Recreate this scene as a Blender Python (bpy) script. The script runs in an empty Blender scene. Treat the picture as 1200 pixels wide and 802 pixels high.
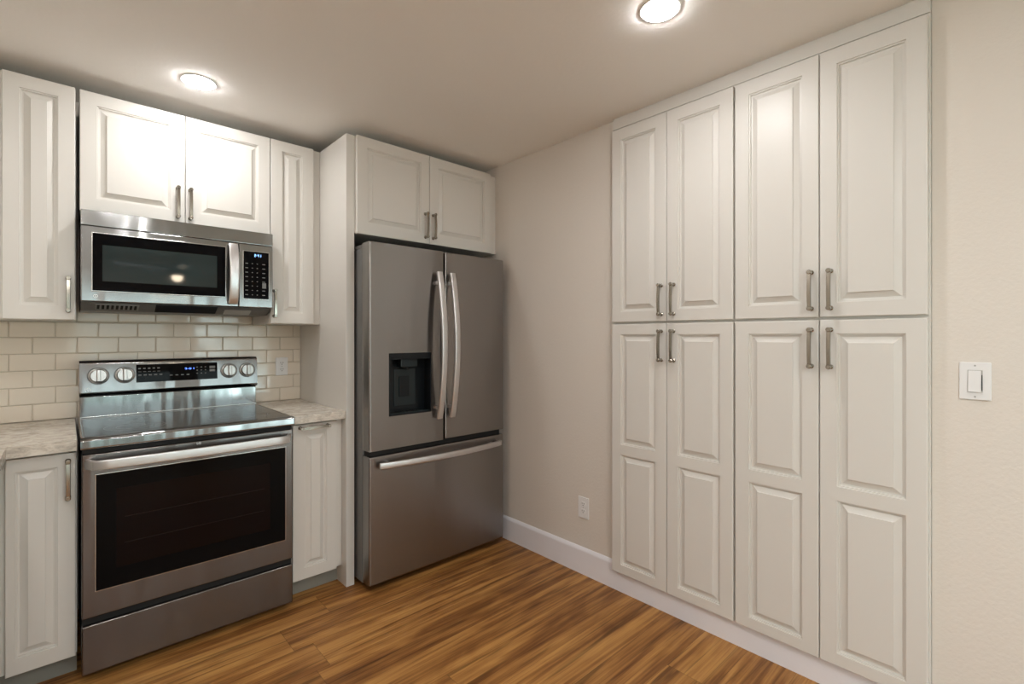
import bpy, bmesh, math, random
from mathutils import Vector, Matrix
random.seed(7)
C = bpy.context.scene.collection
sc = bpy.context.scene

# ------------------------------------------------------------------ camera, world, lamps, exposure
F_PX, YAW, HOR = 566.11, 0.7450, 394.37
cam_d = bpy.data.cameras.new('camera'); cam = bpy.data.objects.new('camera', cam_d); C.objects.link(cam)
cam_d.sensor_width = 36; cam_d.sensor_fit = 'HORIZONTAL'; cam_d.lens = 36 * F_PX / 1200
cam_d.shift_y = (HOR - 401) / 1200
cam_d.clip_start = 0.02
cam.location = (-0.4164, -3.0887, 1.2996)
cam.rotation_euler = (math.pi / 2, 0, -YAW)
sc.camera = cam
sc.view_settings.view_transform = 'Standard'
sc.view_settings.look = 'None'
sc.view_settings.exposure = 0.94
sc.view_settings.gamma = 1
sc.view_settings.use_curve_mapping = False
sc.cycles.max_bounces = 10
sc.cycles.diffuse_bounces = 6
sc.cycles.glossy_bounces = 5
sc.cycles.transparent_max_bounces = 8
sc.cycles.caustics_reflective = False
sc.cycles.caustics_refractive = False
sc.cycles.sample_clamp_indirect = 6

LAMP = 88.0       # radiance of the kitchen's ceiling lamp lenses
FILL_LAMP = 215.0     # radiance of the unseen fill lamps added in the room behind the viewer
SKY = 2.3        # brightness of the daylight outside
LAMP_COL = (1.0, 0.985, 0.975, 1)

w = bpy.data.worlds.new('daylight'); sc.world = w; w.use_nodes = True
nt = w.node_tree; nt.nodes.clear()
wo = nt.nodes.new('ShaderNodeOutputWorld'); bg = nt.nodes.new('ShaderNodeBackground')
tc = nt.nodes.new('ShaderNodeTexCoord'); sx = nt.nodes.new('ShaderNodeSeparateXYZ')
nz = nt.nodes.new('ShaderNodeTexNoise'); nz.inputs['Scale'].default_value = 9; nz.inputs['Detail'].default_value = 5
r1 = nt.nodes.new('ShaderNodeValToRGB')
xe = r1.color_ramp.elements.new(.55); xe.color = (.38, .47, .45, 1)
r1.color_ramp.elements[0].position = .40; r1.color_ramp.elements[0].color = (.13, .17, .15, 1)
r1.color_ramp.elements[2].position = .70; r1.color_ramp.elements[2].color = (2.6, 2.9, 3.0, 1)
r2 = nt.nodes.new('ShaderNodeValToRGB')
r2.color_ramp.elements[0].position = .44; r2.color_ramp.elements[0].color = (0, 0, 0, 1)
r2.color_ramp.elements[1].position = .60; r2.color_ramp.elements[1].color = (1, 1, 1, 1)
ma = nt.nodes.new('ShaderNodeMath'); ma.operation = 'MULTIPLY_ADD'; ma.inputs[1].default_value = .5; ma.inputs[2].default_value = .5
mx = nt.nodes.new('ShaderNodeMix'); mx.data_type = 'RGBA'; mx.inputs[7].default_value = (.92, .96, 1, 1)
L = nt.links.new
L(tc.outputs['Generated'], nz.inputs['Vector']); L(nz.outputs['Fac'], r1.inputs['Fac'])
L(tc.outputs['Generated'], sx.inputs[0]); L(sx.outputs['Z'], ma.inputs[0]); L(ma.outputs[0], r2.inputs['Fac'])
L(r2.outputs['Color'], mx.inputs[0]); L(r1.outputs['Color'], mx.inputs[6]); L(mx.outputs[2], bg.inputs['Color'])
bg.inputs['Strength'].default_value = SKY
L(bg.outputs[0], wo.inputs[0])

# ------------------------------------------------------------------ materials
def mat(name, col, rough=.5, metal=0, spec=.5, coat=0, noise=None, bump=None):
    m = bpy.data.materials.new(name); m.use_nodes = True
    n = m.node_tree.nodes; l = m.node_tree.links; b = n['Principled BSDF']
    b.inputs['Base Color'].default_value = (*col, 1); b.inputs['Roughness'].default_value = rough
    b.inputs['Metallic'].default_value = metal; b.inputs['Specular IOR Level'].default_value = spec
    if coat: b.inputs['Coat Weight'].default_value = coat; b.inputs['Coat Roughness'].default_value = .1
    t = n.new('ShaderNodeTexCoord')
    if noise:
        sc_, amt = noise
        z = n.new('ShaderNodeTexNoise'); z.inputs['Scale'].default_value = sc_; z.inputs['Detail'].default_value = 4
        l.new(t.outputs['Object'], z.inputs['Vector'])
        r = n.new('ShaderNodeMapRange'); r.inputs['To Min'].default_value = 1 - amt; r.inputs['To Max'].default_value = 1 + amt
        l.new(z.outputs['Fac'], r.inputs['Value'])
        v = n.new('ShaderNodeVectorMath'); v.operation = 'SCALE'; v.inputs[0].default_value = col
        l.new(r.outputs[0], v.inputs['Scale']); l.new(v.outputs[0], b.inputs['Base Color'])
    if bump:
        sc_, st, dist = bump
        z = n.new('ShaderNodeTexNoise'); z.inputs['Scale'].default_value = sc_; z.inputs['Detail'].default_value = 3
        l.new(t.outputs['Object'], z.inputs['Vector'])
        bp = n.new('ShaderNodeBump'); bp.inputs['Strength'].default_value = st; bp.inputs['Distance'].default_value = dist
        l.new(z.outputs['Fac'], bp.inputs['Height']); l.new(bp.outputs[0], b.inputs['Normal'])
    return m

def steel(name, col, rough, along, aniso=.75, wave=0.0, streak=.0, grain='h', ws=(9, 9, 2.2)):
    """brushed steel; along = direction of the brush lines"""
    m = mat(name, col, rough, 1)
    n = m.node_tree.nodes; l = m.node_tree.links; b = n['Principled BSDF']
    b.inputs['Anisotropic'].default_value = aniso
    g = n.new('ShaderNodeNewGeometry')
    cr = n.new('ShaderNodeVectorMath'); cr.operation = 'CROSS_PRODUCT'
    if along == 'v':
        cr.inputs[1].default_value = (0.02, 0.01, 1)
        l.new(g.outputs['Normal'], cr.inputs[0]); l.new(cr.outputs[0], b.inputs['Tangent'])
    else:
        cr.inputs[1].default_value = (0.02, 0.01, 1)
        l.new(g.outputs['Normal'], cr.inputs[0])
        c2 = n.new('ShaderNodeVectorMath'); c2.operation = 'CROSS_PRODUCT'
        l.new(g.outputs['Normal'], c2.inputs[0]); l.new(cr.outputs[0], c2.inputs[1]); l.new(c2.outputs[0], b.inputs['Tangent'])
    t = n.new('ShaderNodeTexCoord'); mp = n.new('ShaderNodeMapping')
    mp.inputs['Scale'].default_value = (3, 3, 260) if grain == 'h' else (260, 260, 3)
    l.new(t.outputs['Object'], mp.inputs[0])
    z = n.new('ShaderNodeTexNoise'); z.inputs['Scale'].default_value = 1; z.inputs['Detail'].default_value = 3
    l.new(mp.outputs[0], z.inputs['Vector'])
    r = n.new('ShaderNodeMapRange'); r.inputs['To Min'].default_value = rough * .96; r.inputs['To Max'].default_value = rough * 1.04
    l.new(z.outputs['Fac'], r.inputs['Value']); l.new(r.outputs[0], b.inputs['Roughness'])
    if wave or streak:
        mp2 = n.new('ShaderNodeMapping'); mp2.inputs['Scale'].default_value = ws
        l.new(t.outputs['Object'], mp2.inputs[0])
        z2 = n.new('ShaderNodeTexNoise'); z2.inputs['Scale'].default_value = 1; z2.inputs['Detail'].default_value = 1
        l.new(mp2.outputs[0], z2.inputs['Vector'])
        bp = n.new('ShaderNodeBump'); bp.inputs['Strength'].default_value = 1; bp.inputs['Distance'].default_value = wave
        l.new(z2.outputs['Fac'], bp.inputs['Height']); l.new(bp.outputs[0], b.inputs['Normal'])
    return m

M = {}
M['cab'] = mat('cabinet_paint', (.70, .68, .64), .38, spec=.5)
M['cab_in'] = mat('cabinet_underside', (.55, .45, .33), .5)
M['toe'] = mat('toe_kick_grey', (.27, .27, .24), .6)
M['wall'] = mat('wall_paint', (.74, .69, .63), .6, bump=(70, .25, .004))
M['wall_r'] = mat('textured_wall_paint', (.72, .67, .61), .55, bump=(95, .25, .004))
M['ceil'] = mat('ceiling_paint', (.92, .905, .88), .85, bump=(60, .2, .003))
M['base'] = mat('trim_paint', (.83, .825, .87), .35)
M['steel'] = steel('range_steel', (.24, .237, .236), .115, 'h', .5, wave=.005)
M['steel_mw'] = steel('microwave_steel', (.30, .302, .30), .12, 'h', .5, wave=.003)
M['steel_fr'] = steel('refrigerator_steel', (.305, .292, .284), .26, 'h', .92, wave=.0016, grain='v', ws=(11, 11, .35))
M['steel_pol'] = mat('polished_steel', (.62, .61, .60), .16, 1)
M['handle_st'] = mat('appliance_handle_steel', (.66, .65, .65), .36, 1)
M['nickel'] = mat('brushed_nickel', (.36, .335, .29), .22, 1)
M['case'] = mat('appliance_case_grey', (.16, .16, .157), .4, 0.2)
M['black'] = mat('black_plastic', (.012, .012, .013), .35)
M['gap'] = mat('black_seal', (.006, .006, .006), .7)
M['glass'] = mat('black_oven_glass', (.003, .003, .0035), .03, spec=.09)
M['steel_low'] = steel('range_door_steel', (.178, .158, .150), .20, 'h', .92, wave=.007)  # darker and browner than the range steel: floor reflection put into the colour
M['knob'] = mat('satin_knob_steel', (.50, .50, .49), .30, 1)
M['glass2'] = mat('dark_window_screen', (.013, .025, .028), .04, spec=.6)
M['glass3'] = mat('oven_inner_window', (.005, .002, .002), .05, spec=.13)
M['cook'] = mat('ceramic_cooktop', (.012, .013, .014), .08, spec=.3)
M['white'] = mat('white_plastic', (.80, .80, .80), .3)
M['slot'] = mat('dark_slot', (.03, .03, .03), .6)
M['disp'] = mat('dispenser_black', (.008, .010, .012), .2, spec=.25)
M['disp2'] = mat('dispenser_dark', (.012, .019, .022), .15, spec=.35)
M['mark'] = mat('printed_mark', (.20, .20, .20), .5)
M['logo'] = mat('engraved_logo', (.85, .85, .85), .4)
M['grille'] = mat('vent_grille', (.36, .36, .35), .4, .6)
M['lens'] = mat('lamp_cover', (.42, .42, .40), .35)
M['grout'] = mat('grout', (.60, .54, .45), .8)
M['winframe'] = mat('window_frame', (.80, .76, .74), .4)
M['fan'] = mat('fan_blade_paint', (.50, .54, .56), .4)
M['bronze'] = mat('fan_motor_metal', (.05, .045, .04), .35, .8)

def emit(name, col, s):
    m = bpy.data.materials.new(name); m.use_nodes = True; n = m.node_tree.nodes; n.clear()
    o = n.new('ShaderNodeOutputMaterial'); e = n.new('ShaderNodeEmission')
    e.inputs[0].default_value = col; e.inputs[1].default_value = s
    m.node_tree.links.new(e.outputs[0], o.inputs[0]); return m
M['lamp'] = emit('lamp_lens', LAMP_COL, LAMP)
M['fill_lamp'] = emit('fill_lamp_lens', LAMP_COL, FILL_LAMP)  # lens of the added fill lamps, all out of view
M['globe'] = emit('fan_globe', (1, .82, .6, 1), 14)
M['blue'] = emit('blue_display', (.10, .22, 1, 1), 2.2)
M['blue2'] = emit('pale_blue_display', (.25, .5, 1, 1), 2.0)

def tile_mat():
    m = mat('glazed_tile', (.78, .705, .60), .08, spec=.5)
    n = m.node_tree.nodes; l = m.node_tree.links; b = n['Principled BSDF']
    t = n.new('ShaderNodeTexCoord'); z = n.new('ShaderNodeTexNoise'); z.inputs['Scale'].default_value = 14; z.inputs['Detail'].default_value = 2
    l.new(t.outputs['Object'], z.inputs['Vector'])
    bp = n.new('ShaderNodeBump'); bp.inputs['Strength'].default_value = 1; bp.inputs['Distance'].default_value = .0003
    l.new(z.outputs['Fac'], bp.inputs['Height']); l.new(bp.outputs[0], b.inputs['Normal'])
    return m
M['tile'] = tile_mat()

def stone():
    m = mat('stone_counter', (.5, .5, .5), .22, spec=.5)
    n = m.node_tree.nodes; l = m.node_tree.links; b = n['Principled BSDF']
    t = n.new('ShaderNodeTexCoord')
    z = n.new('ShaderNodeTexNoise'); z.inputs['Scale'].default_value = 38; z.inputs['Detail'].default_value = 8; z.inputs['Roughness'].default_value = .72
    z.inputs['Distortion'].default_value = .8
    mp = n.new('ShaderNodeMapping'); mp.inputs['Scale'].default_value = (.55, .8, 1.3); mp.inputs['Rotation'].default_value = (0, .2, .3)
    l.new(t.outputs['Object'], mp.inputs[0]); l.new(mp.outputs[0], z.inputs['Vector'])
    r = n.new('ShaderNodeValToRGB'); e = r.color_ramp.elements
    e[0].position = .33; e[0].color = (.38, .34, .29, 1); e[1].position = .62; e[1].color = (.76, .71, .635, 1)
    x = r.color_ramp.elements.new(.47); x.color = (.59, .54, .47, 1)
    l.new(z.outputs['Fac'], r.inputs['Fac']); l.new(r.outputs[0], b.inputs['Base Color'])
    return m
M['stone'] = stone()

def floor_mat():
    m = mat('wood_planks', (.3, .15, .06), .42, spec=.28)
    n = m.node_tree.nodes; l = m.node_tree.links; b = n['Principled BSDF']
    def math_(op, a, b_=None, c=None):
        q = n.new('ShaderNodeMath'); q.operation = op
        for i, v in enumerate((a, b_, c)):
            if v is None: continue
            if isinstance(v, (int, float)): q.inputs[i].default_value = v
            else: l.new(v, q.inputs[i])
        return q.outputs[0]
    t = n.new('ShaderNodeTexCoord'); s = n.new('ShaderNodeSeparateXYZ'); l.new(t.outputs['Object'], s.inputs[0])
    yy = math_('DIVIDE', math_('ADD', s.outputs['Y'], 20.02), .181); row = math_('FLOOR', yy)
    wn = n.new('ShaderNodeTexWhiteNoise'); wn.noise_dimensions = '1D'; l.new(row, wn.inputs['W'])
    xx = math_('ADD', math_('DIVIDE', math_('ADD', s.outputs['X'], 20), 1.8), math_('MULTIPLY', wn.outputs['Value'], 7.3))
    colm = math_('FLOOR', xx)
    cv = n.new('ShaderNodeCombineXYZ'); l.new(row, cv.inputs[0]); l.new(colm, cv.inputs[1])
    wn2 = n.new('ShaderNodeTexWhiteNoise'); wn2.noise_dimensions = '2D'; l.new(cv.outputs[0], wn2.inputs['Vector'])
    # grain coordinates, shifted for every plank
    off = n.new('ShaderNodeVectorMath'); off.operation = 'SCALE'; off.inputs['Scale'].default_value = 30; l.new(wn2.outputs['Color'], off.inputs[0])
    def grain(scl, scale, detail, rough, dist):
        ad = n.new('ShaderNodeVectorMath'); ad.operation = 'MULTIPLY_ADD'; ad.inputs[1].default_value = scl
        l.new(t.outputs['Object'], ad.inputs[0]); l.new(off.outputs[0], ad.inputs[2])
        z = n.new('ShaderNodeTexNoise'); z.inputs['Scale'].default_value = scale; z.inputs['Detail'].default_value = detail
        z.inputs['Roughness'].default_value = rough; z.inputs['Distortion'].default_value = dist
        l.new(ad.outputs[0], z.inputs['Vector']); return z.outputs['Fac']
    g1 = grain((.9, 15, 1), 1.0, 3, .5, .9)      # broad heart/sap streaks
    g2 = grain((2.2, 85, 1), 1.0, 4, .6, .4)     # fine fibres
    g3 = grain((2.5, 7, 1), 1.3, 2, .5, 1.2)     # smoky patches
    g4 = grain((1.3, 34, 1), 1.0, 3, .55, 1.0)   # thin dark lines
    v = math_('ADD', math_('MULTIPLY', g1, .50), math_('MULTIPLY', g2, .34))
    v = math_('ADD', v, math_('MULTIPLY', g3, .18))
    v = math_('ADD', v, math_('MULTIPLY', math_('SUBTRACT', wn2.outputs['Value'], .5), .035))
    r = n.new('ShaderNodeValToRGB'); e = r.color_ramp.elements
    e[0].position = .37; e[0].color = (.125, .047, .013, 1)
    e[1].position = .66; e[1].color = (.54, .284, .084, 1)
    for p, c in ((.46, (.25, .106, .030, 1)), (.53, (.375, .176, .050, 1)), (.59, (.465, .233, .070, 1))):
        x = e.new(p); x.color = c
    l.new(v, r.inputs['Fac'])
    ln = n.new('ShaderNodeMapRange'); ln.inputs['From Min'].default_value = .33; ln.inputs['From Max'].default_value = .43
    ln.inputs['To Min'].default_value = .55; ln.inputs['To Max'].default_value = 1; l.new(g4, ln.inputs['Value'])
    fy = math_('FRACT', yy); fx = math_('FRACT', xx)
    dy = math_('MINIMUM', fy, math_('SUBTRACT', 1, fy)); dx = math_('MINIMUM', fx, math_('SUBTRACT', 1, fx))
    sy = math_('LESS_THAN', dy, .006); sx_ = math_('LESS_THAN', dx, .0007)
    seam = math_('MAXIMUM', sy, sx_)
    k = math_('MULTIPLY', math_('SUBTRACT', 1, math_('MULTIPLY', seam, .35)), ln.outputs[0])
    vs = n.new('ShaderNodeVectorMath'); vs.operation = 'SCALE'; l.new(r.outputs[0], vs.inputs[0]); l.new(k, vs.inputs['Scale'])
    l.new(vs.outputs[0], b.inputs['Base Color'])
    bp = n.new('ShaderNodeBump'); bp.inputs['Strength'].default_value = .25; bp.inputs['Distance'].default_value = .001
    l.new(math_('SUBTRACT', g2, seam), bp.inputs['Height']); l.new(bp.outputs[0], b.inputs['Normal'])
    return m
M['floor'] = floor_mat()

def window_glass():
    m = bpy.data.materials.new('window_glass'); m.use_nodes = True; n = m.node_tree.nodes; n.clear(); l = m.node_tree.links
    o = n.new('ShaderNodeOutputMaterial'); tr = n.new('ShaderNodeBsdfTransparent'); g = n.new('ShaderNodeBsdfGlossy')
    g.inputs['Roughness'].default_value = .02; tr.inputs[0].default_value = (.90, .97, .96, 1)
    f = n.new('ShaderNodeFresnel'); mx = n.new('ShaderNodeMixShader')
    l.new(f.outputs[0], mx.inputs[0]); l.new(tr.outputs[0], mx.inputs[1]); l.new(g.outputs[0], mx.inputs[2]); l.new(mx.outputs[0], o.inputs[0])
    return m
M['pane'] = window_glass()

# ------------------------------------------------------------------ mesh helpers
class MB:
    def __init__(s): s.bm = bmesh.new()
    def box(s, x0, x1, y0, y1, z0, z1, bev=0, seg=2):
        x0, x1 = min(x0, x1), max(x0, x1); y0, y1 = min(y0, y1), max(y0, y1); z0, z1 = min(z0, z1), max(z0, z1)
        v = [s.bm.verts.new((x, y, z)) for x in (x0, x1) for y in (y0, y1) for z in (z0, z1)]
        fs = [s.bm.faces.new([v[i] for i in q]) for q in ((0, 1, 3, 2), (4, 6, 7, 5), (0, 4, 5, 1), (2, 3, 7, 6), (0, 2, 6, 4), (1, 5, 7, 3))]
        if bev:
            es = list({e for f in fs for e in f.edges})
            bmesh.ops.bevel(s.bm, geom=es, offset=bev, segments=seg, profile=.5, affect='EDGES', clamp_overlap=True)
        return s
    def quad(s, *p):
        s.bm.faces.new([s.bm.verts.new(q) for q in p]); return s
    def cyl(s, p, q, r, r2=None, n=24, cap=True):
        p, q = Vector(p), Vector(q); d = (q - p).normalized(); r2 = r if r2 is None else r2
        a = d.orthogonal().normalized(); b = d.cross(a)
        A = [s.bm.verts.new(p + r * (a * math.cos(2 * math.pi * i / n) + b * math.sin(2 * math.pi * i / n))) for i in range(n)]
        B = [s.bm.verts.new(q + r2 * (a * math.cos(2 * math.pi * i / n) + b * math.sin(2 * math.pi * i / n))) for i in range(n)]
        for i in range(n): s.bm.faces.new((A[i], A[(i + 1) % n], B[(i + 1) % n], B[i]))
        if cap: s.bm.faces.new(A[::-1]); s.bm.faces.new(B)
        return s
    def lathe(s, c, axis, prof, n=32):
        """prof: list of (radius, height along axis)"""
        c = Vector(c); d = Vector(axis).normalized(); a = d.orthogonal().normalized(); b = d.cross(a)
        rings = []
        for r, h in prof:
            if r < 1e-6: rings.append([s.bm.verts.new(c + d * h)])
            else: rings.append([s.bm.verts.new(c + d * h + r * (a * math.cos(2 * math.pi * i / n) + b * math.sin(2 * math.pi * i / n))) for i in range(n)])
        for A, B in zip(rings, rings[1:]):
            for i in range(n):
                j = (i + 1) % n
                if len(A) == 1 and len(B) == 1: continue
                if len(A) == 1: s.bm.faces.new((A[0], B[j], B[i]))
                elif len(B) == 1: s.bm.faces.new((A[i], A[j], B[0]))
                else: s.bm.faces.new((A[i], A[j], B[j], B[i]))
        return s
    def sweep(s, pts, side, sect, cap=True):
        """section points (a,b): a along 'side', b along the path normal; path is planar, perpendicular to side"""
        side = Vector(side).normalized(); pts = [Vector(p) for p in pts]; rings = []
        for i, p in enumerate(pts):
            t = (pts[min(i + 1, len(pts) - 1)] - pts[max(i - 1, 0)]).normalized(); nrm = side.cross(t)
            rings.append([s.bm.verts.new(p + side * a + nrm * b) for a, b in sect])
        k = len(sect)
        for A, B in zip(rings, rings[1:]):
            for i in range(k): s.bm.faces.new((A[i], A[(i + 1) % k], B[(i + 1) % k], B[i]))
        if cap: s.bm.faces.new(rings[0][::-1]); s.bm.faces.new(rings[-1])
        return s
    def prism(s, poly, axis, a0, a1):
        """poly: 2-D points in the plane of the other two axes (in x,y,z order), swept along axis"""
        def P(q, a):
            q = list(q); q.insert(axis, a); return q
        A = [s.bm.verts.new(P(q, a0)) for q in poly]; B = [s.bm.verts.new(P(q, a1)) for q in poly]
        k = len(poly)
        for i in range(k): s.bm.faces.new((A[i], A[(i + 1) % k], B[(i + 1) % k], B[i]))
        s.bm.faces.new(A[::-1]); s.bm.faces.new(B); return s
    def door(s, O, U, N, wd, ht, th, panels, prof):
        """raised panel door. O lower corner on the front plane, U along the width, N outwards"""
        O, U, N = Vector(O), Vector(U), Vector(N); V = Vector((0, 0, 1))
        P = lambda u, v, d: s.bm.verts.new(O + U * u + V * v + N * d)
        R = lambda u0, u1, v0, v1, d: [P(u0, v0, d), P(u1, v0, d), P(u1, v1, d), P(u0, v1, d)]
        def band(A, B):
            for i in range(4): s.bm.faces.new((A[i], A[(i + 1) % 4], B[(i + 1) % 4], B[i]))
        back = R(0, wd, 0, ht, -th); e1 = R(0, wd, 0, ht, -.003); e2 = R(.0009, wd - .0009, .0009, ht - .0009, -.0009); e3 = R(.003, wd - .003, .003, ht - .003, 0)
        s.bm.faces.new(back[::-1]); band(back, e1); band(e1, e2); band(e2, e3)
        u0, u1 = panels[0][0], panels[0][1]
        q = lambda a, b, c, d: s.bm.faces.new((P(a, c, 0), P(b, c, 0), P(b, d, 0), P(a, d, 0)))
        q(.003, u0, .003, ht - .003); q(u1, wd - .003, .003, ht - .003)
        vs = [.003] + [z for p in panels for z in (p[2], p[3])] + [ht - .003]
        for i in range(0, len(vs), 2): q(u0, u1, vs[i], vs[i + 1])
        for (a, b, c, d) in panels:
            prev = R(a, b, c, d, 0)
            for ins, dep in prof:
                r = R(a + ins, b - ins, c + ins, d - ins, dep); band(prev, r); prev = r
            s.bm.faces.new(prev)
        bmesh.ops.remove_doubles(s.bm, verts=s.bm.verts, dist=1e-5)
        s.keep = True      # the winding is right by construction
        if U.cross(V).dot(N) < 0: bmesh.ops.reverse_faces(s.bm, faces=s.bm.faces)
        return s
    def build(s, name, material, parent=None, smooth=35):
        if not getattr(s, 'keep', False): bmesh.ops.recalc_face_normals(s.bm, faces=s.bm.faces)
        if parent is not None:
            bmesh.ops.translate(s.bm, verts=s.bm.verts, vec=-world(parent))
        me = bpy.data.meshes.new(name); s.bm.to_mesh(me); s.bm.free()
        me.materials.append(M[material] if isinstance(material, str) else material)
        if smooth:
            me.shade_smooth(); me.set_sharp_from_angle(angle=math.radians(smooth))
        o = bpy.data.objects.new(name, me); C.objects.link(o)
        if smooth: wn = o.modifiers.new('weighted', 'WEIGHTED_NORMAL'); wn.keep_sharp = True; wn.weight = 100
        if parent is not None: o.parent = parent
        return o
def world(o):
    v = Vector((0, 0, 0))
    while o is not None: v += o.location; o = o.parent
    return v
def thing(name, label, cat, loc, group=None):
    o = bpy.data.objects.new(name, None); o.empty_display_size = .1; C.objects.link(o); o.location = loc
    o['label'] = label; o['category'] = cat
    if group: o['group'] = group
    return o
def struct(mb, name, material, parent=None, smooth=35):
    o = mb.build(name, material, parent, smooth)
    if parent is None: o['kind'] = 'structure'
    return o
def lab(o, t): o['label'] = t; return o

def text_mesh(name, s, size, mtx, material, parent, depth=.0004, sx=1.0):
    cu = bpy.data.curves.new(name, 'FONT'); cu.body = s; cu.size = size; cu.extrude = depth; cu.align_x = 'CENTER'; cu.align_y = 'CENTER'
    to = bpy.data.objects.new(name + '_c', cu)
    C.objects.link(to)
    dg = bpy.context.evaluated_depsgraph_get(); me = bpy.data.meshes.new_from_object(to.evaluated_get(dg))
    bpy.data.objects.remove(to)
    me.transform(Matrix.Diagonal((sx, 1, 1, 1))); me.transform(mtx)
    if parent: me.transform(Matrix.Translation(-world(parent)))
    me.materials.clear(); me.materials.append(M[material])
    o = bpy.data.objects.new(name, me); C.objects.link(o); o.parent = parent; return o
# frame of a surface facing -y: text x -> world x, text y -> world z
def face_back(x, y, z, tilt=0): return Matrix.Translation((x, y, z)) @ Matrix.Rotation(math.pi / 2 + tilt, 4, 'X')

SEG = {'0': 'abcdef', '1': 'bc', '2': 'abged', '3': 'abgcd', '4': 'fgbc', '7': 'abc', '8': 'abcdefg'}
def digits(mb, s, x, y, z, h, dy=-.0006):
    """seven segment digits on a plane facing -y, centred at x, z"""
    wd = h * .5; t = h * .13; gap = h * .24
    tot = sum((gap * .6 if c == ':' else wd) + gap for c in s) - gap; cx = x - tot / 2
    for c in s:
        if c == ':':
            for q in (-.2, .2): mb.box(cx, cx + t, y, y + dy, z + q * h - t / 2, z + q * h + t / 2)
            cx += gap * .6 + gap; continue
        for k in SEG[c]:
            b = {'a': (0, wd, h / 2 - t, h / 2), 'd': (0, wd, -h / 2, -h / 2 + t), 'g': (0, wd, -t / 2, t / 2), 'f': (0, t, 0, h / 2), 'b': (wd - t, wd, 0, h / 2), 'e': (0, t, -h / 2, 0), 'c': (wd - t, wd, -h / 2, 0)}[k]
            mb.box(cx + b[0], cx + b[1], y, y + dy, z + b[2], z + b[3])
        cx += wd + gap
    return mb

# ------------------------------------------------------------------ room shell
XR, XL, YB, ZC = 1.667, -1.25, -6.4, 2.413
YC, XF = -4.3, 3.6     # the right wall ends at YC, the far room reaches x = XF
struct(MB().box(XL, XF, YB, 0, -.06, 0), 'floor', 'floor')
struct(MB().box(XL - .1, XF + .1, YB - .1, .1, ZC, ZC + .08), 'ceiling', 'ceil')
struct(MB().box(XL - .1, XR + .7, 0, .1, 0, ZC), 'wall_back', 'wall')
PY0, PY1 = -1.617, -2.858
wr = MB()
wr.box(XR, XR + .12, 0, PY0, 0, ZC); wr.box(XR, XR + .12, PY0, PY1, 0, .106); wr.box(XR, XR + .12, PY0, PY1, 2.406, ZC); wr.box(XR, XR + .12, PY1, YC, 0, ZC)
struct(wr, 'wall_right', 'wall_r', smooth=0)
struct(MB().box(XR + .12, XF, YC, YC + .12, 0, ZC), 'wall_side', 'wall')
struct(MB().box(XF, XF + .1, YB, YC, 0, ZC), 'wall_far', 'wall')
# left wall with an unseen window added to send daylight onto the pantry
LY0, LY1, LZ0, LZ1 = -3.60, -5.95, .10, 2.12
wl = MB(); wl.box(XL - .1, XL, LY0, 0, 0, ZC).box(XL - .1, XL, LY0, LY1, 0, LZ0).box(XL - .1, XL, LY0, LY1, LZ1, ZC).box(XL - .1, XL, YB, LY1, 0, ZC)
struct(wl, 'wall_left', 'wall', smooth=0)
m = MB(); f = .05; mid = (LY0 + LY1) / 2
m.box(XL - .08, XL - .01, LY0, LY0 - f, LZ0, LZ1, .004).box(XL - .08, XL - .01, LY1 + f, LY1, LZ0, LZ1, .004)
m.box(XL - .08, XL - .01, LY0 - f, LY1 + f, LZ0, LZ0 + f, .004).box(XL - .08, XL - .01, LY0 - f, LY1 + f, LZ1 - f, LZ1, .004).box(XL - .08, XL - .01, mid + .03, mid - .03, LZ0 + f, LZ1 - f, .004)
wf = struct(m, 'window_3', 'winframe')
MB().box(XL - .05, XL - .044, LY0 - f, mid + .03, LZ0 + f, LZ1 - f).build('pane', 'pane', wf)
MB().box(XL - .05, XL - .044, mid - .03, LY1 + f, LZ0 + f, LZ1 - f).build('pane', 'pane', wf)
# rear wall with two tall window openings
W = [(-.35, .85, .12, 1.98), (1.12, 2.75, .12, 1.98)]
rw = MB(); xs = XL
for (a, b, c, d) in W:
    rw.box(xs, a, YB - .12, YB, 0, ZC); rw.box(a, b, YB - .12, YB, 0, c); rw.box(a, b, YB - .12, YB, d, ZC); xs = b
rw.box(xs, XF, YB - .12, YB, 0, ZC)
struct(rw, 'wall_rear', 'wall', smooth=0)
for i, (a, b, c, d) in enumerate(W):
    m = MB(); f = .05
    m.box(a, a + f, YB - .09, YB - .02, c, d, .004); m.box(b - f, b, YB - .09, YB - .02, c, d, .004)
    m.box(a + f, b - f, YB - .09, YB - .02, c, c + f, .004); m.box(a + f, b - f, YB - .09, YB - .02, d - f, d, .004)
    mid = (a + b) / 2; m.box(mid - .03, mid + .03, YB - .09, YB - .02, c + f, d - f, .004)
    wf = struct(m, 'window_%d' % (i + 1), 'winframe')
    MB().box(a + f, mid - .03, YB - .062, YB - .056, c + f, d - f).build('pane', 'pane', wf)
    MB().box(mid + .03, b - f, YB - .062, YB - .056, c + f, d - f).build('pane', 'pane', wf)
# baseboards: colonial top edge
def base_profile(x, top=.144):
    return [(x, 0), (x - .013, 0), (x - .013, top - .022), (x - .011, top - .012), (x - .006, top - .004), (x - .003, top), (x, top)]
bb = MB()
bb.prism([(a, b) for a, b in base_profile(XR)], 1, 0, PY0)
bb.prism([(XR, 0), (XR - .013, 0), (XR - .013, .1055), (XR, .1055)], 1, PY0, PY1)
bb.prism([(a, b) for a, b in base_profile(XR)], 1, PY1, YC)
struct(bb, 'baseboard_right', 'base')
struct(MB().box(XL, XL + .013, YB, -1.9, 0, .14, .003), 'baseboard_left', 'base')
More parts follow.
